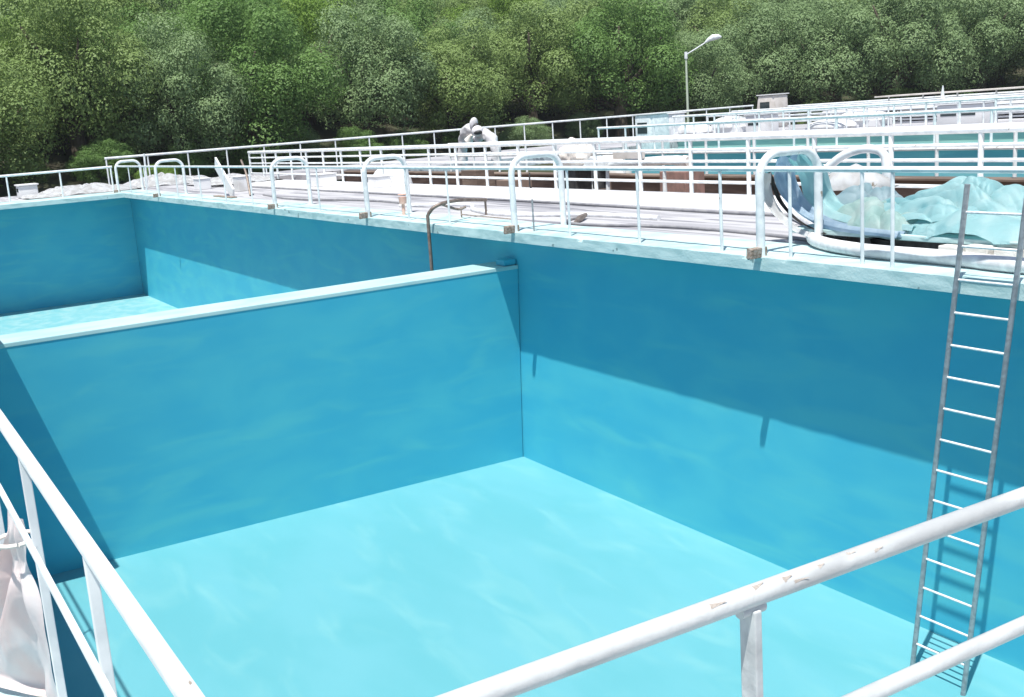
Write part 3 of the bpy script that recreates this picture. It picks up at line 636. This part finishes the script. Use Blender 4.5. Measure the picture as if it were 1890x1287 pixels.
# ------------------------------------------------------------------ trees
def crown_mesh(seed, N=44000, low=False):
    r = random.Random(seed); blobs = []
    R = Vector((r.uniform(2.5, 3.0), r.uniform(2.5, 3.0), r.uniform(2.5, 3.1)))
    for k in range(60):
        th = r.uniform(0, 2 * math.pi); cz = r.uniform(-0.85, 1); sr = math.sqrt(1 - cz * cz); rad = r.uniform(0.70, 0.95)
        rb = r.choice((r.uniform(0.35, 0.6), r.uniform(0.6, 1.0)))
        blobs.append((Vector((sr * math.cos(th) * R.x * rad, sr * math.sin(th) * R.y * rad, cz * R.z * rad + (0.4 if cz < 0 else 0))), rb))
    for k in range(14):
        blobs.append((Vector((r.uniform(-1.3, 1.3), r.uniform(-1.3, 1.3), r.uniform(-1, 1.4))), r.uniform(0.8, 1.2)))
    tot = sum(b[1] ** 2 for b in blobs); V = []; F = []
    for c, rb in blobs:
        n = int(N * rb * rb / tot)
        ph = Vector((r.uniform(0, 50), 0, 0))
        for _ in range(n):
            while True:
                d = Vector((r.gauss(0, 1), r.gauss(0, 1), r.gauss(0, 1)))
                if d.length > 0.1: break
            d.normalize()
            if d.z < -0.5 and r.random() < 0.6: d.z = -d.z
            rr = rb * (1 + 0.30 * noise.noise(d * 2.2 + ph)) * (1 - 0.35 * r.random() ** 2)
            p = c + d * rr
            nn = (d * 0.9 + Vector((r.uniform(-1, 1), r.uniform(-1, 1), r.uniform(-0.3, 1.2))) * 0.36).normalized()
            a = nn.orthogonal().normalized(); a = (Matrix.Rotation(r.uniform(0, 6.28), 3, nn) @ a); b = nn.cross(a)
            s = r.uniform(0.038, 0.07); i = len(V)
            V += [p - a * s, p - b * s * 0.5 + nn * s * 0.1, p + a * s, p + b * s * 0.5 + nn * s * 0.1]
            F.append((i, i + 1, i + 2, i + 3))
    me = bpy.data.meshes.new('crown'); me.from_pydata([tuple(v) for v in V], [], F); me.update()
    me.materials.append(LEAF['olive']); return me
def trunk_mesh(seed):
    r = random.Random(seed); bm = bmesh.new()
    top = Vector((r.uniform(-.3, .3), r.uniform(-.3, .3), 3.4))
    tube(bm, smooth_path([(0, 0, -0.4), (0.1, 0.05, 1.2), top * 0.8, top], 4), [0.30 - 0.012 * i for i in range(13)], 9)
    for k in range(6):
        a = k * 1.05 + r.uniform(-.3, .3); z = r.uniform(1.0, 2.9)
        st = Vector((0.08, 0.04, z)); en = Vector((math.cos(a) * r.uniform(1.3, 2.0), math.sin(a) * r.uniform(1.3, 2.0), z + r.uniform(1.2, 2.4)))
        tube(bm, [st, st.lerp(en, 0.5) + Vector((0, 0, -0.2)), en], [0.13, 0.09, 0.03], 6)
    me = bpy.data.meshes.new('trunk'); bm.to_mesh(me); bm.free(); me.materials.append(M['bark'])
    for p in me.polygons: p.use_smooth = True
    return me
CR = [crown_mesh(100 + i) for i in range(6)]; TR = [trunk_mesh(200 + i) for i in range(3)]
rnd = random.Random(21)
ORD = ['leftmost', 'second', 'third', 'fourth', 'fifth', 'sixth', 'seventh', 'eighth', 'ninth', 'tenth', 'eleventh', 'twelfth', 'thirteenth', 'fourteenth', 'fifteenth',
       'sixteenth', 'seventeenth', 'eighteenth', 'nineteenth', 'twentieth', 'twenty-first', 'twenty-second', 'twenty-third', 'twenty-fourth', 'twenty-fifth', 'twenty-sixth', 'twenty-seventh', 'twenty-eighth', 'twenty-ninth', 'thirtieth']
ROWS = ['front row at the foot of the hill', 'second row up the hill', 'third row up the hill', 'fourth row up the hill', 'fifth row up the hill', 'sixth row up the hill',
        'seventh row up the hill', 'top row of the hill']
def tree(x, y, z, s, sz, tint, label, name='tree'):
    o = empty(name, (x, y, z), label, 'tree', 'trees on the hillside'); o.scale = (s, s, s * sz); o.rotation_euler.z = rnd.uniform(0, 6.28)
    c = bpy.data.objects.new('crown', rnd.choice(CR)); COL.objects.link(c); c.parent = o; c.location = (0, 0, 2.75)
    c.material_slots[0].link = 'OBJECT'; c.material_slots[0].material = LEAF[tint]
    t = bpy.data.objects.new('trunk', rnd.choice(TR)); COL.objects.link(t); t.parent = o
    return o
for row in range(7):
    da = -0.50; i = 0
    while da < 0.52:
        d0 = belt(da); r = d0 + row * 6.4 * (1 + 0.06 * row) + rnd.uniform(-1.6, 1.6) + (0 if row else rnd.uniform(-1, 1))
        a = A0 - (da + rnd.uniform(-0.012, 0.012))
        x = CX + r * math.cos(a); y = CY + r * math.sin(a); z = ground_z(x, y)
        tint = rnd.choice(['grey-green', 'grey-green', 'grey-green', 'olive', 'olive', 'bright green', 'deep green'])
        s = rnd.uniform(1.15, 1.7) * (1.05 if row == 0 else 1.0)
        n_ = ORD[min(i, 29)]
        tree(x, y, z - (0.5 if row == 0 else 1.0), s, rnd.uniform(0.92, 1.15), tint, '%s %s tree%s in the %s' % (n_ if i == 0 else n_ + ' from left,', tint, '', ROWS[row]))
        da += (3.1 + s * 1.1 + rnd.uniform(-0.6, 0.9)) / r * 1.0; i += 1

def bush(x, y, z, s, tint, label):
    o = empty('bush', (x, y, z), label, 'bush'); o.scale = (s, s, s * 0.8)
    c = bpy.data.objects.new('foliage', rnd.choice(CR)); COL.objects.link(c); c.parent = o; c.location = (0, 0, 2.0)
    c.material_slots[0].link = 'OBJECT'; c.material_slots[0].material = LEAF[tint]
bush(-37.0, 4.0, 2.3, 0.42, 'bright green', 'small bright green bush before the dark tree foot at left')

rnd = random.Random(77)
da = -0.49; i = 0
while da < 0.5:
    r = belt(da) + rnd.uniform(-2.2, 1.5); a = A0 - da
    x = CX + r * math.cos(a); y = CY + r * math.sin(a)
    bush(x, y, ground_z(x, y) - 0.4, rnd.uniform(0.42, 0.62), rnd.choice(['deep green', 'deep green', 'olive', 'grey-green']),
         '%s low shaded bush under the front row of trees' % (ORD[min(i, 29)] if i == 0 else ORD[min(i, 29)] + ' from left,'))
    da += rnd.uniform(2.4, 3.8) / r; i += 1

# ------------------------------------------------------------------ haze
bm = B(-1100, 1100, -1100, 1100, -1.2, 60)
hm = bpy.data.materials.new('haze'); hm.use_nodes = True; n = hm.node_tree.nodes
n.remove(n['Principled BSDF']); pv = n.new('ShaderNodeVolumePrincipled'); pv.inputs['Density'].default_value = 0.0003; pv.inputs['Color'].default_value = (0.86, 0.92, 1.0, 1)
hm.node_tree.links.new(pv.outputs[0], n['Material Output'].inputs['Volume'])
tag(obj('haze', bm, hm), kind='stuff')
